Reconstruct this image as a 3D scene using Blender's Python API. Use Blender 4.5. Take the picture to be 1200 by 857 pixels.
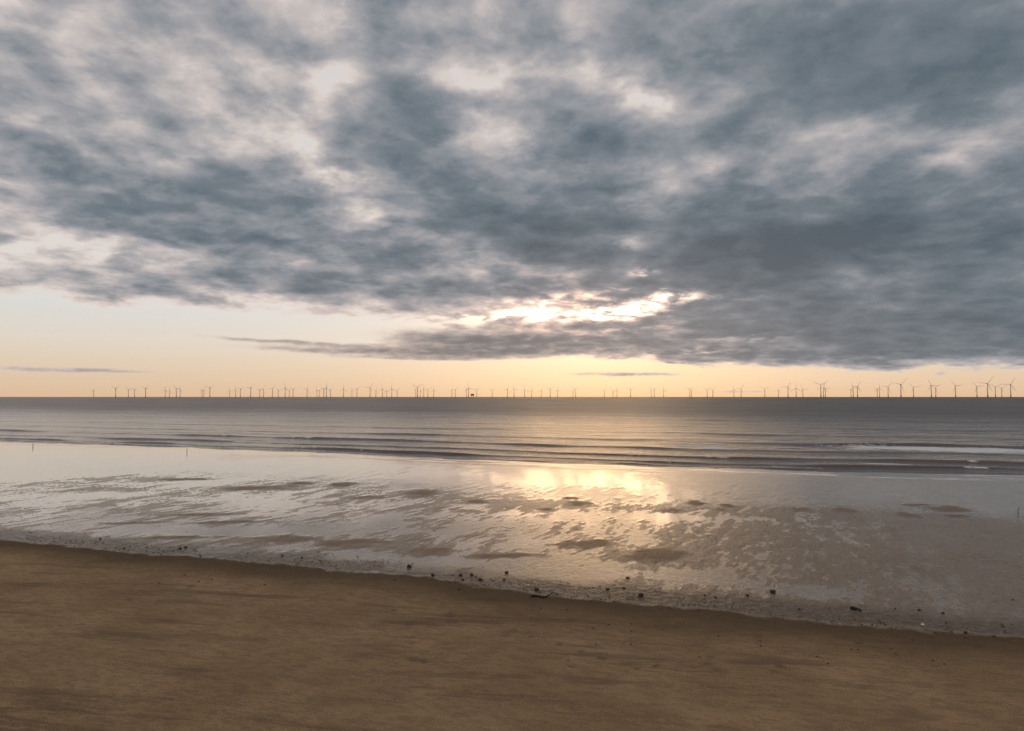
import bpy, bmesh, math, random
import numpy as np
from mathutils import Vector, Matrix

R = math.radians
for o in list(bpy.data.objects):
    bpy.data.objects.remove(o)
scene = bpy.context.scene
COL = scene.collection

# ------------------------------------------------------------------ camera
CAM_H = 6.0            # a low drone hover over the beach
FPX = 800.0            # focal length in photograph pixels (24 mm on 36 mm at 1200 px)
PITCH = math.atan((465.2 - 428.5) / FPX)
cam_d = bpy.data.cameras.new("camera")
cam_d.lens = 24.0
cam_d.sensor_width = 36.0
cam_d.sensor_fit = 'HORIZONTAL'
cam_d.clip_start = 0.1
cam_d.clip_end = 200000.0
cam = bpy.data.objects.new("camera", cam_d)
COL.objects.link(cam)
cam.location = (0, 0, CAM_H)
cam.rotation_euler = (math.pi / 2 + PITCH, 0, 0)
scene.camera = cam


def pix_dir(px, py):
    """world direction of a photograph pixel"""
    x = (px - 600.0) / FPX
    z = (428.5 - py) / FPX
    c, s = math.cos(PITCH), math.sin(PITCH)
    v = Vector((x, c - z * s, s + z * c))
    return v.normalized()


def ground(px, py, z=0.0):
    d = pix_dir(px, py)
    t = (z - CAM_H) / d.z
    return d.x * t, d.y * t


def azel(px, py):
    d = pix_dir(px, py)
    return math.atan2(d.x, d.y), math.asin(d.z)


def lin(r, g, b):
    def f(c):
        c /= 255.0
        return c / 12.92 if c <= 0.04045 else ((c + 0.055) / 1.055) ** 2.4
    return (f(r), f(g), f(b), 1.0)


# ------------------------------------------------------------------ view
scene.view_settings.view_transform = 'Standard'
scene.view_settings.look = 'None'
scene.view_settings.exposure = 0.0
scene.view_settings.gamma = 1.0
scene.view_settings.use_curve_mapping = False
scene.render.engine = 'CYCLES'
scene.cycles.use_denoising = True
scene.cycles.use_adaptive_sampling = True
scene.cycles.adaptive_threshold = 0.02
scene.cycles.max_bounces = 4
scene.cycles.diffuse_bounces = 2
scene.cycles.glossy_bounces = 3
scene.cycles.transmission_bounces = 2
scene.cycles.volume_bounces = 0
scene.cycles.caustics_reflective = False
scene.cycles.caustics_refractive = False

# ------------------------------------------------------------------ sky
SUN_AZ, SUN_EL = azel(708, 362)
world = bpy.data.worlds.new("World")
scene.world = world
world.use_nodes = True
WT = world.node_tree
WT.nodes.clear()


class G:
    """tiny expression helper over a node tree"""
    def __init__(self, nt):
        self.nt = nt

    def put(self, sock, v):
        if hasattr(v, 'is_output'):
            self.nt.links.new(v, sock)
        elif v is not None:
            sock.default_value = v

    def new(self, t, **kw):
        n = self.nt.nodes.new(t)
        for k, v in kw.items():
            setattr(n, k, v)
        return n

    def m(self, op, a, b=None, c=None, clamp=False):
        n = self.new('ShaderNodeMath', operation=op)
        n.use_clamp = clamp
        self.put(n.inputs[0], a)
        if b is not None:
            self.put(n.inputs[1], b)
        if c is not None:
            self.put(n.inputs[2], c)
        return n.outputs[0]

    def add(self, a, b): return self.m('ADD', a, b)
    def sub(self, a, b): return self.m('SUBTRACT', a, b)
    def mul(self, a, b): return self.m('MULTIPLY', a, b)
    def mad(self, a, b, c): return self.m('MULTIPLY_ADD', a, b, c)

    def v(self, op, a, b=None, scale=None):
        n = self.new('ShaderNodeVectorMath', operation=op)
        self.put(n.inputs[0], a)
        if b is not None:
            self.put(n.inputs[1], b)
        if scale is not None:
            self.put(n.inputs['Scale'], scale)
        return n.outputs['Value'] if op in ('DOT_PRODUCT', 'LENGTH') else n.outputs['Vector']

    def xyz(self, a):
        n = self.new('ShaderNodeSeparateXYZ')
        self.put(n.inputs[0], a)
        return n.outputs

    def vec(self, x, y, z=0.0):
        n = self.new('ShaderNodeCombineXYZ')
        for i, q in enumerate((x, y, z)):
            self.put(n.inputs[i], q)
        return n.outputs[0]

    def noise(self, vec, scale, detail=6, rough=0.55, dist=0.0, lac=2.0, color=False):
        n = self.new('ShaderNodeTexNoise')
        self.put(n.inputs['Vector'], vec)
        n.inputs['Scale'].default_value = scale
        n.inputs['Detail'].default_value = detail
        n.inputs['Roughness'].default_value = rough
        n.inputs['Lacunarity'].default_value = lac
        n.inputs['Distortion'].default_value = dist
        return n.outputs['Color'] if color else n.outputs['Fac']

    def step(self, x, a, b, lo=0.0, hi=1.0, smooth=True):
        n = self.new('ShaderNodeMapRange')
        n.interpolation_type = 'SMOOTHSTEP' if smooth else 'LINEAR'
        self.put(n.inputs['Value'], x)
        self.put(n.inputs['From Min'], a)
        self.put(n.inputs['From Max'], b)
        self.put(n.inputs['To Min'], lo)
        self.put(n.inputs['To Max'], hi)
        return n.outputs[0]

    def ramp(self, x, stops, interp='LINEAR'):
        n = self.new('ShaderNodeValToRGB')
        n.color_ramp.interpolation = interp
        el = n.color_ramp.elements
        while len(el) < len(stops):
            el.new(0.5)
        for e, (p, c) in zip(el, stops):
            e.position = p
            e.color = c if len(c) == 4 else (*c, 1.0)
        self.put(n.inputs[0], x)
        return n.outputs[0]

    def mix(self, f, a, b, mode='MIX'):
        n = self.new('ShaderNodeMix', data_type='RGBA', blend_type=mode)
        self.put(n.inputs[0], f)
        self.put(n.inputs[6], a)
        self.put(n.inputs[7], b)
        return n.outputs[2]

    def mixf(self, f, a, b):
        n = self.new('ShaderNodeMix', data_type='FLOAT')
        self.put(n.inputs[0], f)
        self.put(n.inputs[2], a)
        self.put(n.inputs[3], b)
        return n.outputs[0]

    def blob(self, uv, cx, cy, sx, sy, rot=0.0):
        """gaussian patch in (azimuth, elevation)"""
        c, s = math.cos(rot), math.sin(rot)          # uv carries 1 in z, so each axis is one dot product
        p = self.v('DOT_PRODUCT', uv, (c / sx, s / sx, -(cx * c + cy * s) / sx))
        q = self.v('DOT_PRODUCT', uv, (-s / sy, c / sy, -(cy * c - cx * s) / sy))
        return self.m('POWER', 0.6065, self.mad(q, q, self.mul(p, p)))


g = G(WT)
DIR = g.v('NORMALIZE', g.new('ShaderNodeTexCoord').outputs['Generated'])
dx, dy, dz = g.xyz(DIR)
az = g.m('ARCTAN2', dx, dy)
el = g.m('ARCSINE', dz)
elp = g.m('MAXIMUM', el, 0.0)
# clouds live on a flat deck overhead: streaks shrink towards the horizon
zz = g.add(g.m('MAXIMUM', dz, 0.0), 0.20)
deck = g.vec(g.m('DIVIDE', dx, zz), g.m('DIVIDE', dy, zz), 0.0)

# slow warp of everything, weaker near the horizon
wn = g.v('SUBTRACT', g.noise(deck, 1.5, 5, 0.6, color=True), (0.5, 0.5, 0.5))
wamp = g.mad(elp, 0.42, 0.012)
wv = g.v('SCALE', wn, scale=wamp)
AE = g.vec(az, el, 1.0)
UV = g.v('ADD', AE, g.v('MULTIPLY', wv, (1.7, 0.8, 0.0)))
SK = lambda p: p / FPX

# (px, py, half-width, half-height, rotation deg (ccw positive), weight)
BLOBS = [
    # heavier, darker cloud
    (60, 185, 90, 22, -8, .26), (150, 225, 110, 28, -14, .22), (310, 250, 95, 40, -10, .34),
    (445, 112, 42, 36, 0, .30), (540, 172, 90, 42, 18, .24), (655, 262, 95, 26, 0, .60),
    (745, 160, 85, 17, -8, .30), (700, 50, 130, 36, -10, .20), (860, 62, 130, 42, -6, .34),
    (1085, 48, 150, 52, 0, .34), (1040, 200, 36, 26, 0, .28), (850, 252, 130, 36, -10, .40),
    (960, 285, 140, 28, 0, .36), (1150, 250, 110, 32, 0, .28), (1010, 335, 260, 46, 3, .30),
    (1110, 400, 260, 34, 2, .40), (850, 318, 110, 26, 6, .28), (480, 240, 65, 18, 0, .18),
    (515, 300, 55, 13, 0, .20), (450, 330, 65, 11, 0, .28), (355, 330, 32, 9, 0, .30),
    (250, 332, 55, 16, -6, .24), (640, 302, 125, 14, 0, .20), (1160, 110, 90, 40, 0, .12),
    (100, 352, 120, 9, -5, .36), (560, 340, 60, 10, 0, .22), (30, 330, 60, 8, -4, .10),
    (290, 30, 50, 22, 0, .34),
    # thin places and holes
    (110, 290, 190, 48, -4, -.07), (230, 20, 200, 40, 0, -.03),
    (375, 192, 58, 16, -32, -.34), (360, 105, 36, 18, -20, -.24), (505, 105, 45, 11, -6, -.34),
    (575, 86, 45, 12, 6, -.36), (650, 76, 62, 22, -14, -.42), (745, 104, 22, 22, -30, -.50),
    (700, 236, 42, 9, 12, -.34), (748, 246, 22, 11, 20, -.40), (60, 128, 60, 16, -10, -.12),
    (25, 240, 60, 12, -12, -.16), (40, 285, 80, 12, -6, -.12), (140, 312, 130, 18, -8, -.22),
    (965, 190, 45, 17, 0, -.32), (870, 92, 60, 13, 10, -.26), (1010, 140, 36, 10, 8, -.36),
    (1155, 165, 90, 13, 8, -.32), (555, 8, 50, 10, 0, -.22), (1020, 322, 45, 10, 0, -.20),
    (140, 150, 90, 20, -14, -.14),
    (250, 70, 80, 22, 0, -.04), (480, 360, 120, 8, -2, -.30), (230, 180, 60, 18, -20, -.10),
    
]
B = None
for (px, py, sx, sy, rot, w) in BLOBS:
    cx, cy = azel(px, py)
    e = g.blob(UV, cx, cy, SK(sx) * math.cos(cx) ** 1.2, SK(sy), R(rot))
    B = g.mul(e, w) if B is None else g.mad(e, w, B)

# lower edge of the deck by azimuth
ex = g.step(az, -0.66, 0.66, 0, 1, smooth=False)
edge_pts = [(0, 350), (180, 366), (350, 374), (480, 380), (560, 405), (680, 424), (800, 436), (1000, 440), (1200, 441)]
edge = g.ramp(ex, [((azel(px, 465)[0] + .66) / 1.32, (azel(px, py)[1] * 4,) * 3) for px, py in edge_pts])
edge = g.mul(edge, 0.25)
f1 = g.noise(deck, 3.3, 9, 0.55, 0.35)
f1s = g.noise(g.v('ADD', deck, (0.02, 0.10, 0.0)), 3.3, 5, 0.55, 0.35)   # a step towards the sun
f2 = g.noise(g.v('ADD', deck, (7.3, 2.1, 0.0)), 9.5, 7, 0.55, 0.3)
f0 = g.noise(g.v('ADD', deck, (-3.1, 5.7, 0.0)), 1.3, 4, 0.5, 0.2)
calm = g.mul(g.step(el, 0.03, 0.24, 0.72, 1.0), g.step(az, 0.02, 0.50, 1.0, 0.86))   # a smoother bank low and to the right
fb = g.add(g.mul(g.sub(f1, 0.5), 1.6), g.mul(g.sub(f2, 0.5), 0.66))
fb = g.mad(g.sub(f1, f1s), -0.85, fb)
# separate cloudlets, thick in the middle and thin where they part
vor = g.new('ShaderNodeTexVoronoi', feature='SMOOTH_F1')
vor.inputs['Smoothness'].default_value = 0.6
g.put(vor.inputs['Vector'], g.v('ADD', deck, g.v('SCALE', g.noise(deck, 3.4, 6, 0.6, color=True), scale=0.48)))
vor.inputs['Scale'].default_value = 6.0
fb = g.mad(g.sub(0.40, vor.outputs['Distance']), 0.56, fb)
fb = g.mul(fb, calm)
fb = g.mad(g.sub(f0, 0.5), 0.35, fb)
HOLES = [(612, 368, 20, 7, 0, .62), (690, 363, 60, 6.5, 5, .60), (742, 324, 11, 4, 0, .55), (738, 364, 30, 6, 6, .44),
         (790, 347, 26, 4, 4, .45), (700, 388, 70, 3, 0, .28), (820, 345, 60, 4, 0, .22), (870, 395, 40, 3, 4, .30),
         (730, 292, 9, 5, 0, .3), (545, 374, 50, 4, 0, .28), (450, 386, 70, 7, 0, .36), (390, 196, 40, 9, -34, .08), (748, 100, 14, 14, -30, .1),
         (650, 352, 20, 3, 5, .3), (830, 412, 40, 2.5, 3, .3), (600, 345, 14, 3, 0, .25), (700, 345, 40, 3, 5, .25)]
HB = None
for (px, py, sx, sy, rot, w) in HOLES:
    cx, cy = azel(px, py)
    e = g.blob(UV, cx, cy, SK(sx) * math.cos(cx) ** 1.2, SK(sy), R(rot))
    HB = g.mul(e, w) if HB is None else g.mad(e, w, HB)
above = g.sub(el, edge)
mask = g.step(g.mad(fb, 0.022, above), -0.004, 0.030)
base = g.step(az, -0.65, 0.65, 0.535, 0.63, smooth=False)
D = g.add(g.add(g.mul(B, 0.74), base), fb)
D = g.m('SMOOTH_MAX', D, 0.13, 0.16)
D = g.sub(D, g.mul(HB, g.step(f2, 0.36, 0.62, 1.35, 0.35)))
D = g.mul(mask, D)
# long thin streaks hanging in the clear band under the deck
STREAKS = [(430, 412, 110, 3.6, -1, .50), (335, 400, 75, 2.4, -2, .42), (540, 399, 60, 7, 0, .5), (590, 412, 80, 5, 0, .48),
           (85, 434, 80, 2.2, 0, .42), (640, 396, 110, 8, 0, .5), (760, 404, 110, 10, 0, .5),
           (735, 439, 60, 2.2, 0, .40), (1000, 449, 120, 1.6, 0, .22), (870, 459, 40, 1.6, 0, .30), (480, 420, 70, 2.0, 0, .34)]
S = None
UV2 = g.v('ADD', AE, g.v('MULTIPLY', wv, (1.2, 0.35, 0.0)))
for (px, py, sx, sy, rot, w) in STREAKS:
    cx, cy = azel(px, py)
    e = g.blob(UV2, cx, cy, SK(sx) * math.cos(cx) ** 1.2, SK(sy), R(rot))
    S = g.mul(e, w) if S is None else g.mad(e, w, S)
S = g.mul(S, g.add(1.0, g.mul(g.sub(f2, 0.5), 1.6)))
D = g.m('MAXIMUM', D, S)

# clear air behind the clouds
sky = g.new('ShaderNodeTexSky', sky_type='NISHITA')
sky.sun_disc = False
sky.sun_elevation = SUN_EL
sky.sun_rotation = SUN_AZ
sky.dust_density = 2.0
E = lambda py: max(0.0, azel(600, py)[1]) / 0.6
clear = g.ramp(g.m('DIVIDE', elp, 0.6), [
    (0.0, lin(230, 195, 158)), (E(452), lin(230, 202, 172)), (E(432), lin(231, 210, 186)), (E(405), lin(230, 220, 208)),
    (E(365), lin(224, 225, 223)), (E(230), lin(214, 216, 216)), (E(60), lin(196, 203, 208)), (1.0, lin(105, 130, 152))])
clear = g.mix(0.10, clear, g.v('SCALE', sky.outputs[0], scale=0.05))
# cloud body: thin = bright and warm, thick = slate
body = g.ramp(g.mul(D, 0.75), [(0.0, lin(238, 232, 227)), (0.13, lin(226, 214, 207)), (0.23, lin(199, 191, 188)),
                  (0.36, lin(167, 165, 168)), (0.48, lin(143, 147, 153)), (0.62, lin(117, 126, 134)), (0.8, lin(98, 110, 119)), (1.0, lin(84, 96, 106))])
# low cloud is seen through warm air, thin low cloud barely differs from it
lowc = g.blob(AE, azel(430, 425)[0], azel(430, 425)[1], 0.42, 0.042)
body = g.mix(g.mul(lowc, 0.62), body, g.mix(g.step(D, 0.15, 0.9), lin(206, 184, 164), lin(142, 128, 118)))
low = g.step(el, 0.075, 0.115, 1.0, 0.0)
body = g.mix(g.mul(low, g.step(D, 0.12, 0.42, 1.0, 0.0)), body, clear)
cover = g.step(D, -0.02, 0.26)
col = g.mix(cover, clear, body)
# light scattered forward round the hidden sun
glow_w = g.blob(AE, SUN_AZ, SUN_EL - 0.01, 0.28, 0.085)
glow_n = g.blob(AE, SUN_AZ - 0.01, SUN_EL, 0.09, 0.035)
thin = g.m('SUBTRACT', 1.0, g.step(D, 0.10, 0.75))
amt = g.add(g.mul(glow_w, g.mad(thin, 0.08, 0.06)), g.mul(glow_n, g.mad(thin, 0.8, 0.05)))
thin2 = g.step(D, 0.0, 0.30, 1.0, 0.0)
amt2 = g.mul(g.mul(glow_n, thin2), g.step(el, 0.05, 0.085))      # the veiled sun burning through the gaps
warm = g.v('SCALE', lin(255, 190, 138)[:3], scale=amt)
col = g.v('ADD', col, warm)
col = g.v('ADD', col, g.v('SCALE', lin(255, 198, 128)[:3], scale=g.mul(amt2, 2.6)))
bg = g.new('ShaderNodeBackground')
g.put(bg.inputs['Color'], col)
bg.inputs['Strength'].default_value = 1.0
WT.links.new(bg.outputs[0], g.new('ShaderNodeOutputWorld').inputs['Surface'])
world.cycles.sampling_method = 'MANUAL'
world.cycles.sample_map_resolution = 512

# ------------------------------------------------------------------ sun (veiled by cloud: weak and very soft)
sun_d = bpy.data.lights.new("sun", 'SUN')
sun_d.energy = 0.18
sun_d.angle = R(30)
sun_d.color = (1.0, 0.60, 0.24)
sun = bpy.data.objects.new("sun", sun_d)
COL.objects.link(sun)
sd = Vector((math.sin(SUN_AZ) * math.cos(SUN_EL), math.cos(SUN_AZ) * math.cos(SUN_EL), math.sin(SUN_EL)))
sun.rotation_euler = sd.to_track_quat('Z', 'Y').to_euler()
# seen through cloud the sun has no hard limb: its light fades outwards
sun_d.use_nodes = True
LT = sun_d.node_tree
LT.nodes.clear()
lg = G(LT)
off = lg.m('ARCCOSINE', lg.m('MINIMUM', lg.m('ABSOLUTE', lg.v('DOT_PRODUCT', lg.new('ShaderNodeNewGeometry').outputs['Incoming'], tuple(sd))), 1.0))
off = lg.m('DIVIDE', off, R(6.2))
em = lg.new('ShaderNodeEmission')
lg.put(em.inputs['Strength'], lg.m('POWER', 0.6065, lg.mul(off, off)))
LT.links.new(em.outputs[0], lg.new('ShaderNodeOutputLight').inputs['Surface'])

# ------------------------------------------------------------------ helpers
def tag(o, label=None, cat=None, group=None, kind=None):
    if label: o['label'] = label
    if cat: o['category'] = cat
    if group: o['group'] = group
    if kind: o['kind'] = kind
    return o


def link(name, data, parent=None):
    o = bpy.data.objects.new(name, data)
    COL.objects.link(o)
    if parent is not None:
        o.parent = parent
    return o


def hash2(ix, iy, seed):
    h = (ix.astype(np.int64) * 374761393 + iy.astype(np.int64) * 668265263 + seed * 974711 + 1013904223) & 0xffffffff
    h = ((h ^ (h >> 13)) * 1274126177) & 0xffffffff
    h = ((h ^ (h >> 15)) * 2246822519) & 0xffffffff
    return (h ^ (h >> 16)) & 0xffffffff


def perlin(x, y, seed=0):
    x0 = np.floor(x); y0 = np.floor(y)
    fx = x - x0; fy = y - y0
    u = fx * fx * fx * (fx * (fx * 6 - 15) + 10)
    w = fy * fy * fy * (fy * (fy * 6 - 15) + 10)

    def gr(ox, oy):
        a = hash2(x0 + ox, y0 + oy, seed) * (2 * np.pi / 4294967296.0)
        return np.cos(a) * (fx - ox) + np.sin(a) * (fy - oy)
    a = gr(0, 0); n0 = a + u * (gr(1, 0) - a)
    a = gr(0, 1); n1 = a + u * (gr(1, 1) - a)
    return (n0 + w * (n1 - n0)) * 1.5


def fbm(x, y, oct=4, seed=0, gain=0.5):
    r = np.zeros_like(x); a = 1.0; tot = 0.0
    for i in range(oct):
        r += a * perlin(x, y, seed + i * 17)
        tot += a
        x = x * 2.03 + 11.7; y = y * 2.03 - 5.3; a *= gain
    return r / tot


def sstep(a, b, x):
    t = np.clip((x - a) / (b - a), 0, 1)
    return t * t * (3 - 2 * t)


# shore frame: T runs along the beach, N points out to sea
TH = math.atan(0.345)
TX, TY = math.cos(TH), -math.sin(TH)
NX, NY = math.sin(TH), math.cos(TH)


def st(X, Y):
    return X * NX + Y * NY, X * TX + Y * TY


def curve_fn(pts, z=0.0):
    q = sorted((st(*ground(px, py, z))[::-1]) for px, py in pts)
    tt = np.array([a for a, b in q]); ss = np.array([b for a, b in q])
    k = np.polyfit(tt, ss, 1)

    def f(t):
        r = np.interp(t, tt, ss)
        r = np.where(t < tt[0], ss[0] + (t - tt[0]) * k[0], r)
        return np.where(t > tt[-1], ss[-1] + (t - tt[-1]) * k[0], r)
    return f


edge_s = curve_fn([(0, 631), (120, 643), (250, 656), (330, 664), (480, 677), (560, 689), (640, 701), (750, 709), (850, 719), (1000, 735), (1100, 743), (1200, 752)])
# the flat falls gently from the strand towards the sea
FALL = 0.26


def flat_z(e):
    return -FALL * sstep(0.5, 23.0, e)


def flat_ground(px, py):
    z = 0.0
    for _ in range(4):
        x, y = ground(px, py, z)
        s_, t_ = st(x, y)
        z = float(flat_z(s_ - edge_s(np.array(t_))))
    return x, y


LOW = -FALL
sea_s = curve_fn([(0, 518), (100, 521), (300, 528), (450, 534), (600, 541), (750, 547), (900, 551), (1050, 555), (1200, 558)], LOW - 0.11)


def fan_mesh(name, ys, tans):
    """a sheet whose cells grow with distance from the drone"""
    Y, U = np.meshgrid(ys, tans, indexing='ij')
    X = Y * U
    return X, Y


def sheet(name, X, Y, Z, attrs):
    nr, nc = X.shape
    me = bpy.data.meshes.new(name)
    co = np.stack([X, Y, Z], -1).reshape(-1, 3).astype(np.float32)
    i = np.arange(nr - 1)[:, None] * nc + np.arange(nc - 1)[None, :]
    q = np.stack([i, i + 1, i + nc + 1, i + nc], -1).reshape(-1, 4).astype(np.int32)
    me.vertices.add(len(co)); me.vertices.foreach_set('co', co.ravel())
    me.loops.add(q.size); me.loops.foreach_set('vertex_index', q.ravel())
    me.polygons.add(len(q)); me.polygons.foreach_set('loop_start', np.arange(len(q), dtype=np.int32) * 4)
    me.polygons.foreach_set('use_smooth', np.ones(len(q), dtype=bool))
    for k, v in attrs.items():
        a = me.attributes.new(k, 'FLOAT', 'POINT')
        a.data.foreach_set('value', v.astype(np.float32).ravel())
    me.update(calc_edges=True)
    return me


def material(name):
    m = bpy.data.materials.new(name)
    m.use_nodes = True
    m.node_tree.nodes.clear()
    h = G(m.node_tree)
    b = h.new('ShaderNodeBsdfPrincipled')
    o = h.new('ShaderNodeOutputMaterial')
    m.node_tree.links.new(b.outputs[0], o.inputs['Surface'])
    return m, h, b


def plain(name, col, rough=0.6, var=0.25, scale=8.0, spec=0.4):
    m, h, b = material(name)
    tc = h.new('ShaderNodeTexCoord').outputs['Object']
    n = h.noise(tc, scale, 5, 0.6)
    f = h.step(n, 0.3, 0.7, 1 - var, 1 + var)
    h.put(b.inputs['Base Color'], h.v('SCALE', col, scale=f))
    b.inputs['Roughness'].default_value = rough
    b.inputs['Specular IOR Level'].default_value = spec
    return m


def bump(h, b, height, dist, strength=1.0):
    n = h.new('ShaderNodeBump')
    n.inputs['Strength'].default_value = strength
    n.inputs['Distance'].default_value = dist
    h.put(n.inputs['Height'], height)
    h.put(b.inputs['Normal'], n.outputs[0])


def attr(h, name):
    n = h.new('ShaderNodeAttribute')
    n.attribute_name = name
    return n.outputs['Fac']


# ------------------------------------------------------------------ beach: dry berm, damp edge, tidal flat
def beach_fields(X, Y):
    S, T = st(X, Y)
    e = S - edge_s(T) + 0.55 * fbm(T / 7.0, S / 9.0, 2, 2) + 0.50 * fbm(T / 2.6, S / 2.2, 4, 3, .6) + 0.22 * fbm(T / .5, S / .5, 3, 5)
    e2 = S - sea_s(T)
    dry = sstep(0.15, -0.15, e)
    damp = sstep(-3.4, -0.2, e + 0.9 * fbm(T / 5, S / 3, 3, 9))
    # berm
    z = 0.035 * sstep(0.25, -1.4, e) + 0.012 * np.maximum(0, -e)
    z += dry * (0.022 * fbm(T / 5.0, S / 1.6, 4, 21) + 0.009 * fbm(T / .9, S / .5, 3, 22))
    # rough trampled corner nearest the drone on the left
    gx, gy = ground(40, 850)
    rough_c = np.exp(-(((X - gx) / 3.2) ** 2 + ((Y - gy) / 1.6) ** 2))
    stain_shade = np.zeros_like(X)
    for (px, py, wx, wy, w_) in STAINS:
        cx, cy = ground(px, py)
        sx = wx * cy / FPX; sy = wy * cy * cy / (CAM_H * FPX)
        stain_shade += w_ * np.exp(-(((X - cx) / sx) ** 2 + ((Y - cy + 0.12 * (X - cx)) / sy) ** 2))
    z += rough_c * 0.06 * fbm(T / .55, S / .30, 4, 31)
    # tidal flat: rills running down to the sea, low bars, standing water
    flat = 1 - dry
    wob = 0.9 * fbm(T / 7, S / 7, 2, 41)
    rill = fbm((T + wob) / 1.1, S / 5.5, 4, 42, 0.55)
    rill2 = fbm((T - 0.12 * S + 0.5 * wob) / 0.42, S / 1.6, 3, 43, 0.55)
    low = fbm(T / 9.0, S / 6.0, 3, 44)
    rill3 = fbm(T / .20, S / .55, 2, 45)
    calm = 1 - 0.5 * sstep(1, 13, T)           # smoother towards the right
    zf = calm * (0.012 * low + 0.016 * rill) + 0.015 * calm * rill2 + 0.007 * rill3
    away = sstep(0.4, 2.2, e)
    tex = away * sstep(-2.0, -14.0, e2)         # calmer, flatter sand next to the sea
    zf = zf * (0.25 + 0.75 * tex)
    bare = np.zeros_like(X)
    for (px, py, wx, wy, hh) in BARS:
        cx, cy = flat_ground(px, py)
        sx = wx * cy / FPX; sy = wy * cy * cy / (CAM_H * FPX)
        w = (np.abs(X - cx) < 3 * sx) & (np.abs(Y - cy) < 3 * sy)
        x, y = X[w], Y[w]
        if not x.size:
            continue
        d2 = (((x - cx + 0.7 * sx * fbm(x / (sx * .9), y / (sy * .8), 3, 51)) / sx) ** 2
              + ((y - cy - 0.16 * (x - cx) + 0.8 * sy * fbm(x / (sx * .9), y / (sy * .8), 3, 52)) / sy) ** 2)
        d2 = np.maximum(0, d2 + 0.9 * fbm(x / .8, y / 1.1, 4, 53, .65))
        bare[w] = np.maximum(bare[w], sstep(1.5, 0.15, d2))
        zf[w] += hh * np.exp(-d2)
    pool = np.zeros_like(X)
    for (px, py, wx, wy) in POOLS:
        cx, cy = flat_ground(px, py)
        sx = wx * cy / FPX; sy = wy * cy * cy / (CAM_H * FPX)
        w = (np.abs(X - cx) < 3 * sx) & (np.abs(Y - cy) < 3 * sy)
        x, y = X[w], Y[w]
        if not x.size:
            continue
        d2 = (((x - cx + 0.7 * sx * fbm(x / (sx * .8), y / (sy * .8), 4, 61)) / sx) ** 2
              + ((y - cy + 0.7 * sy * fbm(x / (sx * .8), y / (sy * .8), 4, 62)) / sy) ** 2)
        pool[w] = np.maximum(pool[w], np.exp(-d2))
    zf -= 0.028 * pool
    # pebbly lumpy strip at the foot of the berm
    strip = sstep(0.0, 0.4, e) * sstep(2.4, 1.0, e + 0.6 * fbm(T / 2.5, S / 2.5, 3, 71))
    zf += strip * (0.012 + 0.030 * fbm(T / .26, S / .26, 3, 72, 0.7)) * (1 - 0.8 * sstep(.2, .5, pool))
    level = -0.004 + 0.004 * sstep(2, -12, T) - 0.005 * sstep(3, 12, T) + 0.010 * fbm(T / 12, S / 12, 2, 81)
    film = sstep(0.006, -0.003, zf - level) * (1 - bare * 0.9) * (1 - 0.7 * strip * (1 - sstep(.2, .5, pool)))
    zf = np.where(zf < level, level + (zf - level) * 0.04, zf)
    z = z + flat * zf + flat_z(S - edge_s(T))
    z -= 0.022 * np.maximum(0, e2 + 5.0 + 2.0 * fbm(T / 7, S / 3, 4, 91))
    swash = np.maximum(sstep(-1.5, 0.8, e2), 0.94 * sstep(-27, -17, e2 + 5.0 * fbm(T / 9, S / 7, 4, 95, .6)) * (1 - bare))
    film = np.maximum(film * flat * (1 - 0.86 * sstep(0, 10, T)), swash)
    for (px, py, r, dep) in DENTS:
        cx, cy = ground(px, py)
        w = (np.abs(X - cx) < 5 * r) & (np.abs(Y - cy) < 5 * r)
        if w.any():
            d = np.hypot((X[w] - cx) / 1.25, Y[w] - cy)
            stain_shade[w] += min(1.0, 60 * dep) * (1.6 * np.exp(-(d / (0.9 * r)) ** 2) + 0.25 * fbm(X[w] / .05, Y[w] / .05, 2, 97) * np.exp(-(d / (2.2 * r)) ** 2))  # shade inside each dent, painted as darker sand colour
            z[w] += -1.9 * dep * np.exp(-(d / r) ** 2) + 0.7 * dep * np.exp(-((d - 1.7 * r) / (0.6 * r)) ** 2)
    return z, dict(dry=dry, damp=damp, film=film, bare=bare * flat, strip=strip * flat, churn=rough_c, stain_shade=stain_shade)


BARS = [(300, 572, 44, 2.6, .035), (352, 567, 18, 1.8, .03), (400, 568, 14, 2.6, .035), (495, 578, 17, 3.6, .035), (430, 583, 20, 1.6, .02),
        (678, 590, 14, 3.2, .03), (668, 584, 10, 1.2, .02), (770, 650, 36, 9, .04), (788, 598, 11, 2.6, .03), (816, 590, 11, 3, .03),
        (853, 593, 9, 2.2, .03), (843, 597, 7, 1.5, .02), (938, 597, 13, 2.0, .03), (990, 598, 12, 2.5, .03), (1066, 604, 13, 3, .03), (1112, 597, 26, 3.4, .03),
        (1075, 592, 20, 1.2, .02), (1120, 605, 14, 1.6, .02), (405, 637, 44, 5, .03), (330, 632, 36, 4.5, .03), (500, 646, 28, 5.5, .03), (590, 651, 38, 2.6, .025),
        (688, 637, 26, 5, .03), (215, 562, 32, 1.4, .02), (560, 588, 14, 2, .02), (200, 630, 44, 1.6, .03), (640, 597, 8, 1.6, .02), (150, 613, 34, 1.2, .02),
        (265, 612, 34, 1.5, .02), (235, 603, 36, 1.2, .02)]
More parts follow.
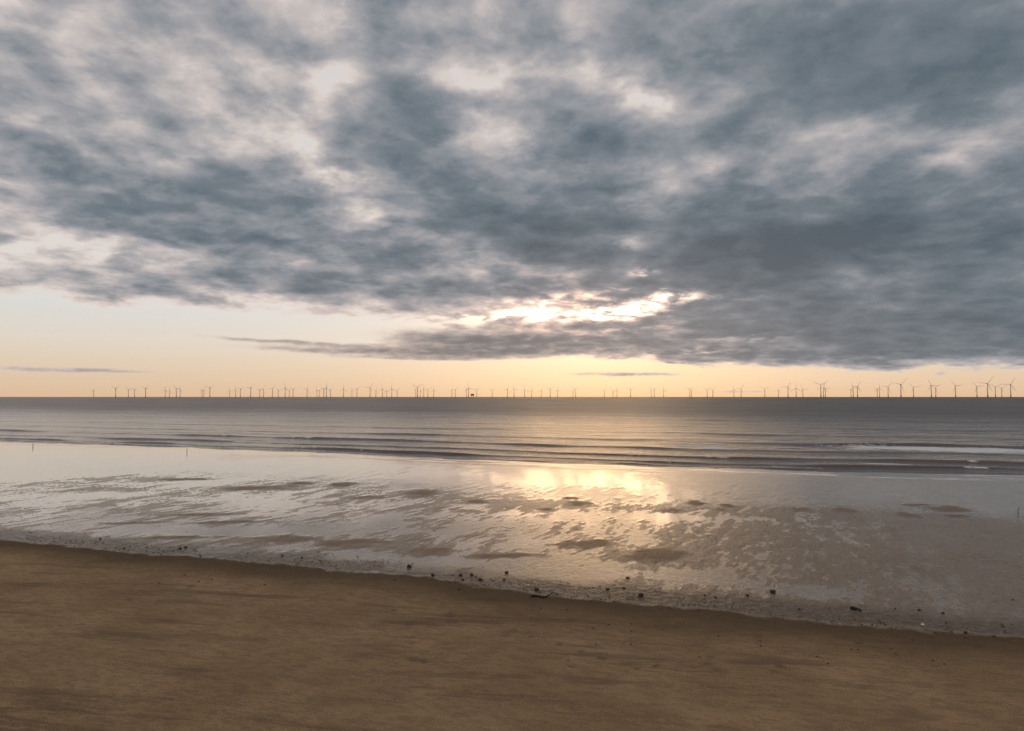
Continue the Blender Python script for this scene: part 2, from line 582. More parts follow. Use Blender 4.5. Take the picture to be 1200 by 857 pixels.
STAINS = [(430, 716, 60, 9, .9), (515, 731, 60, 7, 1.), (60, 690, 80, 8, .5), (180, 695, 80, 7, .4), (640, 730, 60, 5, .6), (860, 776, 40, 6, .7), (700, 765, 70, 6, .5),
          (730, 808, 80, 9, .5), (120, 728, 120, 8, .35), (330, 700, 60, 6, .5), (930, 782, 50, 6, .5), (480, 775, 90, 8, .4), (250, 770, 120, 8, .3), (1060, 812, 90, 8, .4), (60, 845, 110, 28, .7)]
POOLS = [(500, 661, 50, 9), (420, 651, 40, 6), (600, 668, 45, 9), (255, 645, 26, 4), (350, 641, 30, 4), (705, 668, 22, 8), (680, 676, 26, 8), (655, 665, 24, 5),
         (815, 676, 36, 6), (960, 694, 34, 6), (760, 605, 30, 4), (200, 622, 60, 4), (300, 622, 40, 4), (60, 545, 170, 14), (120, 580, 40, 4), (640, 560, 120, 5)]
rd = random.Random(4)
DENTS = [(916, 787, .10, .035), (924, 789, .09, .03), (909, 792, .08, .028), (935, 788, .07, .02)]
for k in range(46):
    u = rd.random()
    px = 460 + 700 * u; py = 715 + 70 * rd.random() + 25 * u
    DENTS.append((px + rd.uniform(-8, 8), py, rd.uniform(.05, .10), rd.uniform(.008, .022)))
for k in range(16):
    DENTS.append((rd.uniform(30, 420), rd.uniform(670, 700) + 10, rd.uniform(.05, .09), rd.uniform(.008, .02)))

ys = CAM_H * FPX / np.linspace(CAM_H * FPX / 7.5, CAM_H * FPX / 130.0, 760)
tans = np.linspace(-1.12, 1.12, 1050)
BX, BY = fan_mesh("beach", ys, tans)
BZ, battr = beach_fields(BX, BY)
beach_me = sheet("sand_beach", BX, BY, BZ, battr)


def beach_z(x, y):
    z, _ = beach_fields(np.array([[x]]), np.array([[y]]))
    return float(z[0, 0])


# sand material
m_sand, h, b = material("beach_sand")
pos = h.new('ShaderNodeNewGeometry').outputs['Position']
mp = h.new('ShaderNodeMapping', vector_type='POINT')
h.put(mp.inputs['Vector'], pos)
mp.inputs['Rotation'].default_value = (0, 0, TH)
P = mp.outputs[0]                               # x along the shore, y out to sea
a_dry, a_damp, a_film, a_bare, a_strip, a_churn, a_stain_shade = (attr(h, k) for k in ('dry', 'damp', 'film', 'bare', 'strip', 'churn', 'stain_shade'))
pockn = h.noise(h.v('MULTIPLY', P, (1.25, 0.75, 1.0)), 3.3, 5, 0.62, 0.4)
raw_film = a_film
a_film = h.step(h.mad(h.sub(pockn, 0.5), 1.5, raw_film), 0.0, 1.0)
ms = h.new('ShaderNodeMapping', vector_type='POINT')
h.put(ms.inputs['Vector'], pos)
ms.inputs['Rotation'].default_value = (0, 0, TH * 0.4)
Ps = h.v('MULTIPLY', ms.outputs[0], (0.17, 1.3, 1.0))
streak = h.noise(Ps, 1.2, 8, 0.66, 0.5)
mott = h.noise(P, 0.35, 6, 0.6)
grain = h.noise(P, 38.0, 4, 0.7)
fine = h.noise(h.v('MULTIPLY', P, (0.6, 1.3, 1.0)), 5.0, 6, 0.65)
dcol = h.mix(h.step(mott, 0.35, 0.68), (0.318, 0.203, 0.106, 1), (0.424, 0.276, 0.148, 1))
dcol = h.mix(h.step(h.mad(a_stain_shade, 0.14, streak), 0.54, 0.70, 0, 0.62), dcol, (0.125, 0.086, 0.058, 1))     # heavy dark mineral streaks, plus the shade painted into the dents
dcol = h.mix(h.step(fine, 0.38, 0.68, 0, 0.55), dcol, (0.200, 0.138, 0.090, 1))
dcol = h.mix(h.mul(a_damp, 0.88), dcol, (0.110, 0.072, 0.044, 1))
dcol = h.v('SCALE', dcol, scale=h.step(grain, 0.25, 0.75, 0.66, 1.34))
wcol = h.mix(h.step(mott, 0.35, 0.65), (0.225, 0.136, 0.066, 1), (0.258, 0.160, 0.082, 1))
wcol = h.mix(a_strip, wcol, (0.200, 0.134, 0.080, 1))
col = h.mix(a_dry, wcol, dcol)
h.put(b.inputs['Base Color'], col)
# gloss: water film mirrors, bare wet sand is satin, dry sand is matt
rough = h.mad(a_film, -0.24, 0.36)
rough = h.mixf(h.mul(a_bare, 0.85), rough, 0.50)
rough = h.mixf(h.mul(a_strip, 0.6), rough, 0.36)
specw0 = h.mul(h.mad(a_film, 0.14, 0.40), h.mad(a_strip, -0.4, 1.0))
rough = h.mixf(a_dry, rough, 0.95)
h.put(b.inputs['Roughness'], rough)
b.inputs['IOR'].default_value = 1.40
# the water still lying in the sand; crumbs and worm casts stand out of it
patch = h.step(h.noise(P, 0.42, 4, 0.6), 0.42, 0.60)
pock = h.mul(h.step(pockn, 0.51, 0.60), h.mul(h.mad(patch, 0.75, 0.25), h.sub(1.0, a_film)))
coatw = h.mul(h.mul(h.mad(a_film, 0.38, 0.44), h.mad(a_strip, -0.45, 1.0)), h.mul(h.mad(a_bare, -0.85, 1.0), h.mad(pock, -0.9, 1.0)))
h.put(b.inputs['Specular IOR Level'], h.mixf(a_dry, h.mul(h.mul(specw0, h.mad(pock, -0.7, 1.0)), h.mad(a_bare, -0.4, 1.0)), 0.05))
h.put(b.inputs['Coat Weight'], h.mul(h.sub(1.0, a_dry), coatw))
h.put(b.inputs['Coat Roughness'], h.mad(a_film, -0.11, 0.16))
b.inputs['Coat IOR'].default_value = 1.33
# fine relief
rip = h.noise(h.v('MULTIPLY', P, (1.9, 0.8, 1.0)), 2.6, 5, 0.62, 0.8)
pit = h.noise(P, 7.5, 4, 0.6, 0.3)
wet_h = h.add(h.mul(rip, 0.11), h.add(h.mul(pit, 0.026), h.mul(pockn, 0.055)))
wet_h = h.mul(h.sub(wet_h, 0.095), 1.5)
still = h.sub(1.0, h.mul(a_film, 0.84))
wet_h = h.mul(wet_h, h.mul(still, h.mad(a_bare, -0.6, 1.0)))
grit_h = h.mul(h.sub(h.noise(P, 9, 5, 0.75), 0.5), h.mul(a_strip, 0.085))
dry_h = h.add(-0.017, h.add(h.mul(fine, 0.030), h.add(h.mul(grain, 0.004), h.mul(h.mul(h.noise(P, 6, 5, .7), h.sub(a_churn, 0.0)), 0.09))))
hh = h.add(h.mul(h.sub(1.0, a_dry), h.add(wet_h, grit_h)), h.mul(a_dry, dry_h))
bump(h, b, hh, 1.0)
cn = h.new('ShaderNodeBump')
cn.inputs['Strength'].default_value = 0.55
h.put(cn.inputs['Height'], hh)
h.put(b.inputs['Coat Normal'], cn.outputs[0])
beach_me.materials.append(m_sand)
beach = tag(link("sand_beach", beach_me), kind='structure')

# ------------------------------------------------------------------ sea
SEA_Z = LOW - 0.113
ys = np.concatenate([CAM_H * FPX / np.linspace(CAM_H * FPX / 44.0, CAM_H * FPX / 900.0, 560),
                     np.geomspace(900, 45000, 40)[1:]])
tans = np.linspace(-1.12, 1.12, 700)
SX, SY = fan_mesh("sea", ys, tans)
S_, T_ = st(SX, SY)
e2 = S_ - sea_s(T_)
wz = np.zeros_like(SX)
foam = np.zeros_like(SX)
warp = 2.4 * fbm(T_ / 28, S_ / 60, 3, 101)
#            offset, height, front, back, along-scale, seed
BREAKERS = [(1.6, .10, .35, 1.6, 9, 1), (4.6, .26, .55, 3.2, 16, 2), (11.0, .26, .7, 4.5, 24, 3), (22, .30, .9, 6.5, 26, 5),
            (36, .28, 1.2, 8, 34, 6), (58, .16, 1.8, 10, 40, 7), (86, .16, 2.4, 14, 55, 8), (135, .16, 3, 18, 60, 9), (210, .2, 4, 24, 80, 10)]
for (off, A, fr, bk, al, sd_) in BREAKERS:
    d = e2 - off + warp * (0.5 + off / 40) + 1.3 * fbm(T_ / al, S_ / 200, 2, 200 + sd_)
    amp = A * (0.28 + 0.72 * sstep(-0.15, 0.40, fbm(T_ / al, T_ * 0 + sd_ * 3.7, 2, 120 + sd_)))
    prof = np.where(d < 0, sstep(-fr, 0, d), np.exp(-np.maximum(d, 0) / bk))
    prof = prof * sstep(-fr * 1.2, 0, d)
    wz += amp * prof
    if off < 30:
        lipf = np.exp(-((d + 0.1 * fr) / (0.55 * fr)) ** 2) * sstep(0.15, 0.42, fbm(T_ / 5.5, T_ * 0 + sd_ * 1.9, 3, 180 + sd_)) * amp / A
        foam = np.maximum(foam, 0.62 * lipf)
chop = 0.035 * fbm(T_ / 3.2, S_ / 1.5, 3, 140) + 0.10 * fbm(T_ / 16, S_ / 6, 3, 150) + sstep(60, 200, e2) * 0.25 * fbm(T_ / 60, S_ / 18, 3, 155)
wz += chop * sstep(0.5, 14, e2)
wz *= sstep(-0.8, 2.0, e2)
fade = sstep(2500, 500, SY)
SZ = SEA_Z + wz * fade
# foam: a spent breaker on the right, scraps along the edge
for (px, py, wx, wy, w) in [(1100, 527, 105, 3.2, 1.0), (1165, 528, 70, 3.0, .8), (830, 525, 45, 1.6, .75), (1035, 545, 36, 1.1, .7), (1010, 527, 30, 2.2, .6), (150, 524, 90, .6, .3), (930, 548, 50, .6, .4)]:
    cx, cy = ground(px, py, SEA_Z)
    sx = wx * cy / FPX; sy = wy * cy * cy / (CAM_H * FPX)
    cs, ct = st(cx, cy)
    k = np.exp(-(((T_ - ct) / sx) ** 2 + ((S_ - cs + 0.10 * (T_ - ct)) / sy) ** 2))
    foam = np.maximum(foam, w * k)
lip = sstep(-0.9, -0.1, e2 + 0.5 * fbm(T_ / 4, S_ / 4, 3, 160)) * sstep(1.0, 0.2, e2)
windy = sstep(3, 260, e2) * (1 + 0.35 * fbm(T_ / 90, S_ / 25, 3, 170))
sea_me = sheet("sea", SX, SY, SZ, dict(foam=foam, lip=lip, windy=windy))
m_sea, h, b = material("sea_water")
pos = h.new('ShaderNodeNewGeometry').outputs['Position']
mp = h.new('ShaderNodeMapping', vector_type='POINT')
h.put(mp.inputs['Vector'], pos)
mp.inputs['Rotation'].default_value = (0, 0, TH)
P = mp.outputs[0]
a_foam = attr(h, 'foam')
fn = h.noise(h.v('MULTIPLY', P, (0.5, 1.0, 1.0)), 1.6, 6, 0.65, 0.6)
fm = h.step(h.add(a_foam, h.mul(h.sub(fn, 0.5), 1.8)), 0.26, 0.60)
fm = h.mul(fm, h.step(a_foam, 0.05, 0.3))
murk = h.mix(h.step(h.noise(P, 0.02, 4, .6), .35, .65), (0.094, 0.064, 0.050, 1), (0.118, 0.082, 0.064, 1))
h.put(b.inputs['Base Color'], h.mix(fm, murk, (0.86, 0.84, 0.80, 1)))
h.put(b.inputs['Roughness'], h.mixf(fm, h.mad(attr(h, 'windy'), 0.21, 0.14), 0.8))
b.inputs['IOR'].default_value = 1.33
w1 = h.noise(h.v('MULTIPLY', P, (0.45, 1.0, 1.0)), 0.55, 5, 0.55, 0.4)
w2 = h.noise(h.v('MULTIPLY', P, (0.5, 1.0, 1.0)), 2.4, 4, 0.55, 0.3)
w3 = h.noise(h.v('MULTIPLY', P, (0.30, 1.0, 1.0)), 0.09, 4, 0.5, 0.3)
wh = h.add(h.mul(w1, 0.28), h.add(h.mul(w2, 0.06), h.mul(w3, 0.9)))
wh = h.add(wh, h.mul(h.mul(fm, fn), 0.06))
bump(h, b, wh, 1.0)
sea_me.materials.append(m_sea)
sea = tag(link("sea", sea_me), kind='structure')

# ------------------------------------------------------------------ offshore wind turbines
HUB, ROTOR = 80.0, 53.0
m_tower = plain("turbine_paint", (0.72, 0.66, 0.60), 0.5, 0.06, 0.2)
m_trans = plain("transition_paint", (0.40, 0.27, 0.06), 0.6, 0.2, 0.4)
m_blade = plain("blade_paint", (0.72, 0.66, 0.60), 0.4, 0.05, 0.2)
m_steel = plain("platform_steel", (0.16, 0.15, 0.14), 0.7, 0.25, 0.3)


def rings(name, secs, n=12, mat=None, axis='Z', cap=True):
    """secs: (position, radius) along an axis"""
    bm = bmesh.new()
    prev = None
    for p, r in secs:
        ring = []
        for k in range(n):
            a = 2 * math.pi * k / n
            c = (r * math.cos(a), r * math.sin(a), p) if axis == 'Z' else (r * math.cos(a), p, r * math.sin(a))
            ring.append(bm.verts.new(c))
        if prev:
            for k in range(n):
                bm.faces.new((prev[k], prev[(k + 1) % n], ring[(k + 1) % n], ring[k]))
        elif cap:
            bm.faces.new(ring)
        prev = ring
    if cap:
        bm.faces.new(prev)
    bmesh.ops.recalc_face_normals(bm, faces=bm.faces)
    me = bpy.data.meshes.new(name)
    bm.to_mesh(me); bm.free()
    if mat:
        me.materials.append(mat)
    return me


def box_mesh(name, boxes, mat, bevel=0.0):
    bm = bmesh.new()
    for (x0, x1, y0, y1, z0, z1) in boxes:
        r = bmesh.ops.create_cube(bm, size=1.0)
        for v in r['verts']:
            v.co = ((x0 + x1) / 2 + v.co.x * (x1 - x0), (y0 + y1) / 2 + v.co.y * (y1 - y0), (z0 + z1) / 2 + v.co.z * (z1 - z0))
    if bevel:
        bmesh.ops.bevel(bm, geom=bm.edges[:], offset=bevel, segments=2, affect='EDGES')
    me = bpy.data.meshes.new(name)
    bm.to_mesh(me); bm.free()
    me.materials.append(mat)
    return me


def blade_mesh():
    bm = bmesh.new()
    prev = None
    secs = [(1.2, 2.2, 2.0, 0), (5, 2.6, 1.9, 8), (11, 4.2, 1.0, 14), (20, 3.4, .7, 10), (34, 2.4, .45, 5), (46, 1.6, .3, 2), (ROTOR, .5, .12, 0)]
    for z, chord, th, tw in secs:
        ring = []
        for k in range(8):
            a = 2 * math.pi * k / 8
            x = math.cos(a) * chord / 2 + (chord - 2.2) * 0.15
            y = math.sin(a) * th / 2
            c, s_ = math.cos(R(tw)), math.sin(R(tw))
            ring.append(bm.verts.new((0.6 * (x * c - y * s_), x * s_ + y * c, z)))
        if prev:
            for k in range(8):
                bm.faces.new((prev[k], prev[(k + 1) % 8], ring[(k + 1) % 8], ring[k]))
        prev = ring
    bm.faces.new(prev)
    bmesh.ops.recalc_face_normals(bm, faces=bm.faces)
    me = bpy.data.meshes.new("blade")
    bm.to_mesh(me); bm.free()
    me.materials.append(m_blade)
    return me


me_tower = rings("tower", [(16, 2.6), (40, 2.3), (62, 1.95), (78, 1.6)], 14, m_tower)
me_trans = rings("transition_piece", [(-8, 2.6), (6, 2.6), (6, 3.0), (14.5, 3.0), (14.5, 4.6), (16.0, 4.6), (16.0, 2.7)], 14, m_trans)
me_nac = box_mesh("nacelle", [(-2.1, 2.1, -4.2, 8.5, HUB - 2.1, HUB + 2.3)], m_tower, 0.6)
me_hub = rings("hub", [(-7.6, .4), (-7.0, 1.3), (-5.6, 1.9), (-4.21, 1.9)], 12, m_tower, axis='Y')
me_blade = blade_mesh()


def make_turbine():
    t = bpy.data.objects.new("wind_turbine", None)
    COL.objects.link(t)
    link("tower", me_tower, t)
    link("transition_piece", me_trans, t)
    link("nacelle", me_nac, t)
    hb = link("hub", me_hub, t)
    hb.location = (0, 0, HUB)
    for k in range(3):
        bl = link("blade", me_blade, hb)
        bl.location = (0, -5.8, 0)
        bl.rotation_euler = (0, R(120 * k), 0)
    return t


def copy_tree(o, parent=None):
    c = o.copy()
    COL.objects.link(c)
    c.parent = parent
    for ch in list(o.children):
        copy_tree(ch, c)
    return c


# (photograph x of the tower, photograph y of the hub, rotor angle clockwise from up or None)
TURBINES = [
    (110, 458, None), (136, 455.5, None), (151, 457, None), (158, 457.2, None), (171, 455.5, 60), (194, 457.2, None), (199, 458, None),
    (207, 455.5, None), (211.4, 457, None), (237, 458, 90), (239, 457.6, 30), (246.3, 455, 60), (269.4, 458, None), (276.3, 457, None), (282, 456.5, 60),
    (294, 455, 40), (304.7, 457.5, None), (308.8, 456.8, 30), (319.4, 456, 40), (326.4, 457.6, None), (334.4, 454.6, 0), (339.2, 458.2, None), (343.7, 456.8, 60),
    (360, 456, 30), (371.7, 457.6, None), (374.5, 458.3, None), (379.7, 456.2, 60), (382.6, 454.8, 15), (387.4, 457, 50), (402.7, 456, 0), (412.6, 458, None),
    (418.4, 456.6, 50), (433.8, 454.6, 38), (440.6, 457.2, 40), (448.2, 456.2, 0), (453.2, 458.2, None), (459.2, 456, 0), (465.5, 457.8, None), (487.4, 457, None),
    (489.3, 453.8, 58), (492.6, 458.2, None), (496.7, 456.6, 0), (501.5, 456.8, 60), (508.4, 457, 0), (529.5, 458, None), (533.6, 457.4, 50), (547, 456.6, 85),
    (549.2, 454.8, -12), (558.7, 457.2, 50), (576.8, 457.8, None), (594.6, 456.6, 30), (602.4, 455.8, -15), (614.8, 457, -10), (623, 457.8, None),
    (634.2, 458.2, None), (644.7, 456.2, 60), (653.5, 457.4, 0), (671.4, 458, None), (674.6, 456.6, 60), (708, 458, None), (718.3, 458.3, None), (722.8, 457.6, None),
    (738.8, 456.6, 60), (763, 458, None), (766.5, 456.6, 60), (777.6, 457.2, 0), (808.3, 456.4, 60), (810.2, 458, None), (828.6, 456.8, 60), (835.1, 457.2, None),
    (859.8, 457, None), (868.2, 455.8, 35), (896, 456.2, 60), (912, 457.8, None), (923.2, 453.4, 28), (932.7, 455.2, 0), (940.6, 456.2, 90),
    (961.7, 451.4, 58), (964.8, 454.4, 20), (966.9, 455.2, 90), (997, 456.6, None), (999.6, 454.6, -25), (1004.5, 453, 32), (1027.5, 456.4, None),
    (1030.4, 455.6, 0), (1040.4, 453.4, 38), (1055.4, 450.6, 42), (1070.2, 454, -42), (1091, 451.8, -28), (1096.2, 454.4, 48),
    (1119.4, 452.4, 82), (1144.4, 453.2, -40), (1157, 449.4, 36), (1166, 453.6, 60), (1173.4, 455.6, 55), (1184, 450.4, 30)]
ORD = ["first", "second", "third", "fourth", "fifth", "sixth", "seventh", "eighth", "ninth", "tenth", "eleventh", "twelfth", "thirteenth", "fourteenth",
       "fifteenth", "sixteenth", "seventeenth", "eighteenth", "nineteenth", "twentieth", "twenty-first", "twenty-second", "twenty-third", "twenty-fourth",
       "twenty-fifth", "twenty-sixth", "twenty-seventh", "twenty-eighth", "twenty-ninth", "thirtieth"]
PLAT_X = 553.6
rt = random.Random(11)
proto = make_turbine()
left = [t for t in TURBINES if t[0] < PLAT_X]
right = [t for t in TURBINES if t[0] > PLAT_X]


def where(t):
    if t in left:
        i, j = left.index(t), len(left) - 1 - left.index(t)
        return f"{ORD[i]} from the left end of the row" if i <= j else f"{ORD[j]} left of the offshore platform"
    i, j = right.index(t), len(right) - 1 - right.index(t)
    return f"{ORD[i]} right of the offshore platform" if i < j else f"{ORD[j]} from the right end of the row"


for k, t in enumerate(TURBINES):
    px, hy, ang = t
    o = proto if k == 0 else copy_tree(proto)
    d = (HUB - CAM_H) * FPX / (465.2 - hy)
    x = (px - 600) / FPX * d
    o.location = (x, d, SEA_Z)
    o.rotation_euler = (0, 0, R(rt.uniform(-12, 12) - 14))
    hubo = [c for c in o.children if c.name.startswith("hub")][0]
    hubo.rotation_euler = (0, R(ang if ang is not None else rt.uniform(0, 120)), 0)
    size = "large near" if hy < 453.9 else ("mid-sized" if hy < 456.9 else "small faint")
    tag(o, f"{size} wind turbine on the sea horizon, {where(t)}", "wind turbine", "offshore wind turbines along the horizon")

# substation platform among the turbines
pd = 5200.0
plat = bpy.data.objects.new("offshore_platform", None)
COL.objects.link(plat)
plat.location = ((PLAT_X - 600) / FPX * pd, pd, SEA_Z)
tag(plat, "dark squat substation platform on legs among the turbines left of centre", "platform")
link("deck", box_mesh("deck", [(-14, 14, -9, 9, 15, 17)], m_steel, 0.2), plat)
link("module", box_mesh("module", [(-12, 12, -8, 8, 17.02, 28)], m_steel, 0.4), plat)
link("helideck", box_mesh("helideck", [(-6, 13.5, -7, 7, 29.5, 30.3), (2, 3, -.5, .5, 28.02, 29.48)], m_steel, 0.1), plat)
me_leg = rings("leg", [(-6, 1.1), (15, 0.9)], 8, m_steel)
for sx in (-9, 9):
    for sy in (-6, 6):
        link("leg", me_leg, plat).location = (sx, sy, 0)
for sy in (-6, 6):
    bm = bmesh.new()
    br = link("brace", rings("brace", [(-9.5, .45), (9.5, .45)], 6, m_steel), plat)
    br.location = (0, sy, 7)
    br.rotation_euler = (0, R(62), 0)
    bm.free()

# ------------------------------------------------------------------ stones, shell and driftwood on the strand
m_stone = plain("dark_stone", (0.034, 0.028, 0.024), 0.55, 0.45, 14, 0.35)
m_brown = plain("brown_stone", (0.060, 0.045, 0.034), 0.65, 0.4, 14, 0.3)
m_shell = plain("white_shell", (0.75, 0.72, 0.68), 0.5, 0.1, 20)
m_wood = plain("wet_driftwood", (0.030, 0.023, 0.018), 0.7, 0.4, 30, 0.3)
m_pale = plain("pale_driftwood", (0.30, 0.22, 0.14), 0.7, 0.3, 30, 0.3)


def stone_mesh(seed, mat, sub=3):
    r = random.Random(seed)
    bm = bmesh.new()
    bmesh.ops.create_icosphere(bm, subdivisions=sub, radius=1.0)
    off = Vector((r.uniform(-50, 50), r.uniform(-50, 50), r.uniform(-50, 50)))
    planes = [(Vector((r.gauss(0, 1), r.gauss(0, 1), r.gauss(0, 1))).normalized(), r.uniform(.62, .9)) for _ in range(9)]
    from mathutils import noise as mn
    for v in bm.verts:
        d = v.co.normalized()
        q = v.co.copy()
        for n, w in planes:
            e_ = q.dot(n) - w
            if e_ > 0:
                q -= n * e_ * 0.85
        q *= 1 + 0.16 * mn.noise(d * 1.7 + off) + 0.05 * mn.noise(d * 5 + off)
        v.co = q
    me = bpy.data.meshes.new("stone")
    bm.to_mesh(me); bm.free()
    for p in me.polygons:
        p.use_smooth = True
    me.materials.append(mat)
    return me


stone_me = [stone_mesh(100 + k, m_stone if k % 3 else m_brown) for k in range(8)]
pebble_me = [stone_mesh(200 + k, m_stone if k % 2 else m_brown, 1) for k in range(5)]


def seat(px, py):
    """ground point under a photograph pixel, on the real sand surface"""
    z = 0.0
    for _ in range(4):
        x, y = ground(px, py, z)
        z = beach_z(x, y)
    return x, y, z


def place_stone(px, py, w, hh, label, name="stone", cat="stone", group="dark stones along the wet strand", me=None, i=[0]):
    x, y, z = seat(px, py + hh * 0.4)
    i[0] += 1
    o = link(name, me or stone_me[i[0] % len(stone_me)])
    rx = w * y / FPX / 2
    rz = max(hh * y / FPX / 2, rx * 0.38)
    o.scale = (rx * 0.9, rx * (0.70 + 0.35 * ((i[0] * 37) % 10) / 10), rz * .85)
    o.location = (x, y + rx * .4, z + rz * 0.42)
    o.rotation_euler = (0, 0, (i[0] * 0.37) % 0.9 - 0.45)
    return tag(o, label, cat, group)


BIG = [
    (906.5, 693, 8.5, 6.0, "large rounded black stone standing alone on the wet sand right of centre"),
    (751, 697, 8.0, 6.0, "blocky dark stone with a wet rim at the sand edge below the sun glint"),
    (479.5, 663, 6.5, 6.0, "pointed black stone at the pool edge, leftmost of the big strand stones"),
    (507, 673.5, 4.5, 4.5, "small peaked dark stone left of the stone cluster at the strand"),
    (539.5, 673.5, 5.5, 3.5, "flat dark stone at the upper left of the stone cluster"),
    (552.5, 673, 4.8, 4.2, "upright dark stone at the top middle of the stone cluster"),
    (542.3, 679, 4.0, 2.6, "low dark stone at the lower left of the stone cluster"),
    (563, 678.6, 6.2, 3.6, "widest low dark stone at the bottom of the stone cluster"),
    (593.6, 670.4, 5.5, 3.4, "dark stone lying in the pool right of the stone cluster"),
    (590.6, 679, 4.0, 2.4, "low dark stone on the strand under the one in the pool"),
    (629, 690, 7.5, 4.6, "brown lumpy stone just behind the curved driftwood stick"),
    (712, 690, 5.5, 3.0, "flat brown stone on the strand left of the blocky dark stone"),
    (736, 677, 6.0, 2.4, "flat dark stone at the mouth of a rill above the blocky stone"),
    (731.5, 689, 5.0, 2.2, "thin dark stone between the rill mouth and the blocky stone"),
    (876.2, 697.4, 3.6, 3.2, "small black stone left of the large rounded black stone"),
    (826, 697.5, 3.0, 2.2, "small dark stone between the blocky and large rounded stones, upper of two"),
    (839, 700, 4.0, 2.6, "small brown stone between the blocky and large rounded stones, lower of two"),
    (937, 713.6, 3.4, 2.4, "small dark stone below and right of the large rounded black stone"),
    (1078, 714.4, 4.6, 2.8, "oval dark stone on wet sand above the white shell"),
    (1105.5, 718, 4.0, 3.2, "dark stone on wet sand above and right of the white shell"),
    (1049.5, 713, 2.6, 2.0, "small dark stone on wet sand above and left of the white shell"),
    (1132, 741, 5.0, 4.0, "dark stone with smaller bits around it low on the right strand"),
    (1165.5, 745.6, 4.2, 2.8, "dark stone low on the strand, rightmost of all the stones"),
    (211, 642.2, 3.8, 3.6, "left stone of the pair at the strand on the far left"),
    (217.2, 641, 4.2, 2.8, "right stone of the pair at the strand on the far left"),
    (117, 631.4, 3.0, 2.0, "small dark stone on the strand at the far left, left of the pair"),
    (145.5, 642.6, 3.0, 2.2, "small dark stone at the sand edge just left of the stone pair"),
    (330.5, 650.5, 3.0, 2.4, "tiny dark stone between the far left pair and the pointed stone, left one"),
    (353.8, 653.2, 3.2, 2.4, "tiny dark stone between the far left pair and the pointed stone, right one"),
    (538, 690.5, 3.6, 3.0, "small dark stone on the sand edge beneath the stone cluster"),
]
for (px, py, w, hh, lab) in BIG:
    place_stone(px, py, w, hh, lab)

TINY = [(695, 736), (714, 732), (740, 731), (740, 740), (699, 755), (739.5, 755), (842, 745), (891, 751), (892, 757), (998, 761), (1044, 760.5), (957.5, 769.5),
        (970.5, 777.5), (1093.5, 774), (1107, 778), (1070, 750), (216, 673.6), (232.5, 681.2), (248, 679), (235, 651.5), (158, 652), (310, 685), (186, 683),
        (1187, 702.5), (664.5, 714), (634, 712.5), (1006, 761), (1050, 766), (820, 770), (462, 680)]
TINY.sort()
nt = len(TINY)
for k, (px, py) in enumerate(TINY):
    lab = f"tiny dark pebble on the sand, {ORD[k]} from the left" if k < nt // 2 else f"tiny dark pebble on the sand, {ORD[nt - 1 - k]} from the right"
    place_stone(px, py, 2.8 + (k * 7 % 5) * .25, 1.9, lab, "pebble", "pebble", "tiny pebbles on the dry sand", pebble_me[k % 5])

x, y, z = seat(1081.5, 732.6)
shell = link("shell", stone_mesh(300, m_shell, 2))
shell.scale = (.062, .05, .022); shell.location = (x, y, z + .012); shell.rotation_euler = (R(12), 0, .3)
tag(shell, "small white shell lying on the right strand", "shell")


def stick(name, pts, r0, mat, label, parent=None):
    """a crooked tapered branch through photograph points, lying on the sand"""
    P3 = []
    for (px, py, lift) in pts:
        x, y, z = seat(px, py)
        P3.append(Vector((x, y, z + lift)))
    bm = bmesh.new(); prev = None
    n = len(P3)
    for i, p in enumerate(P3):
        t = (P3[min(i + 1, n - 1)] - P3[max(i - 1, 0)]).normalized()
        sd_ = t.cross(Vector((0, 0, 1))).normalized(); up = sd_.cross(t)
        r = r0 * (1.0 - 0.6 * i / (n - 1)) * (1 + .15 * math.sin(i * 2.3))
        ring = [bm.verts.new(p + (sd_ * math.cos(a) + up * math.sin(a)) * r) for a in [2 * math.pi * k / 8 for k in range(8)]]
        if prev:
            for k in range(8):
                bm.faces.new((prev[k], prev[(k + 1) % 8], ring[(k + 1) % 8], ring[k]))
        else:
            bm.faces.new(ring)
        prev = ring
    bm.faces.new(prev)
    bmesh.ops.recalc_face_normals(bm, faces=bm.faces)
    me = bpy.data.meshes.new(name)
    bm.to_mesh(me); bm.free()
    for p in me.polygons:
        p.use_smooth = True
    me.materials.append(mat)
    o = link(name, me)
    return tag(o, label, "driftwood", "driftwood on the strand") if label else o


stick("driftwood_stick", [(622, 700, .02), (626, 699.6, .035), (631, 700.2, .04), (636, 701, .03), (640, 700.6, .03), (644, 698.6, .04), (648, 696, .05)], .035, m_wood,
      "curved dark driftwood stick at the sand edge left of the sun glint")
stick("driftwood_stick", [(997.5, 714, .03), (1000, 714.6, .04), (1003, 715.2, .05), (1006, 715.8, .04), (1009, 716.6, .02)], .055, m_wood,
      "short straight black driftwood piece on the right strand")
stick("driftwood_stick", [(735, 702, .02), (740, 700, .03), (744, 698.5, .02)], .025, m_pale, "thin pale twig beside the blocky dark stone")

# short stakes left standing in the flat
for (px, py, hpx, lab) in [(219, 530.5, 5, "short thin stake by the sea on the left, right one of two"),
                           (38.5, 524.5, 4.5, "short thin stake by the sea at the far left, left one of two"),
                           (1193, 601.5, 7, "short dark stake on the wet flat at the right edge")]:
    x, y, z = seat(px, py)
    hm = hpx * y / FPX
    r = 0.0011 * y * 0.36
    o = link("wooden_stake", rings("wooden_stake", [(-.1, r), (hm * .5, r * .95), (hm * .93, r * .9), (hm, r * .6)], 9, m_wood))
    o.location = (x, y, z); o.rotation_euler = (R(2), R(3), 0)
    tag(o, lab, "stake", "stakes on the tidal flat")

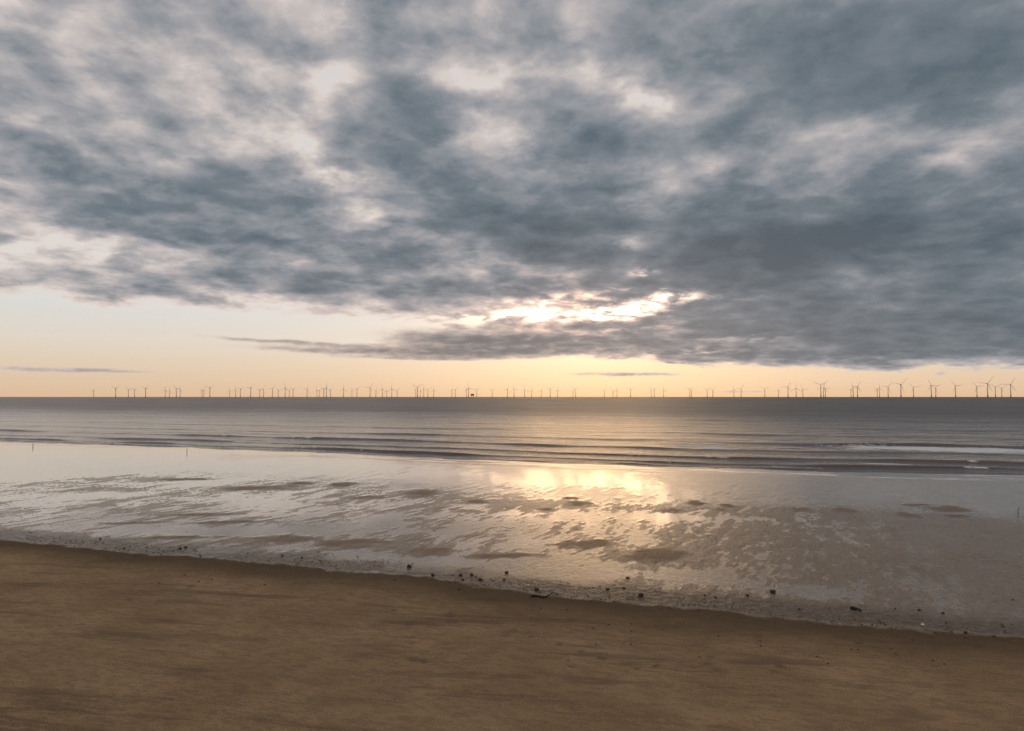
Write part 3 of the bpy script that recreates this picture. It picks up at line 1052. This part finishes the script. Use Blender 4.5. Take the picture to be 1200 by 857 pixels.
# fine shingle and shell scraps nobody could count
rg = np.random.default_rng(7)
N = 10500
tt = rg.uniform(-34, 30, N)
ee = rg.gamma(2.0, 0.42, N) - 0.25
far = rg.random(N) < 0.10
ee = np.where(far, rg.uniform(-6, 0, N), ee)
ss = edge_s(tt) + ee
gx = ss * NX + tt * TX; gy = ss * NY + tt * TY
gz, _ = beach_fields(gx[None, :], gy[None, :]); gz = gz[0]
keep = (gy > 9) & (rg.random(N) < np.clip(.30 + 1.5 * fbm(tt / 2.2, ee / 1.0, 3, 400), .03, 1))
base_v = np.array([(1, 0, 0), (-1, 0, 0), (0, 1, 0), (0, -1, 0), (0, 0, 1), (0, 0, -1)], float)
base_f = np.array([(0, 2, 4), (2, 1, 4), (1, 3, 4), (3, 0, 4), (2, 0, 5), (1, 2, 5), (3, 1, 5), (0, 3, 5)])
V, F = [], []
for k in np.nonzero(keep)[0]:
    r = min(rg.lognormal(-4.42, 0.5), 0.011 if far[k] else 0.028)
    a = rg.uniform(0, 6.28)
    q = base_v * np.array([r * rg.uniform(.8, 1.6), r * rg.uniform(.6, 1.2), r * rg.uniform(.4, .9)]) * rg.uniform(.75, 1.25, (6, 1))
    c, s_ = math.cos(a), math.sin(a)
    q = np.stack([q[:, 0] * c - q[:, 1] * s_, q[:, 0] * s_ + q[:, 1] * c, q[:, 2]], 1) + (gx[k], gy[k], gz[k] + r * .3)
    F.append(base_f + 6 * len(V)); V.append(q)
me = bpy.data.meshes.new("shingle_scatter")
me.from_pydata(np.concatenate(V).tolist(), [], np.concatenate(F).tolist())
m_sh, h, b = material("shingle")
oi = h.new('ShaderNodeNewGeometry').outputs['Random Per Island']
h.put(b.inputs['Base Color'], h.ramp(oi, [(0.0, (.02, .018, .016)), (.55, (.06, .045, .034)), (.85, (.16, .115, .08)), (.97, (.22, .16, .11)), (1.0, (.30, .24, .18))]))
b.inputs['Roughness'].default_value = 0.5
me.materials.append(m_sh)
tag(link("shingle_scatter", me), "fine dark shingle and shell scraps strewn along the strand line", "shingle", kind='stuff')
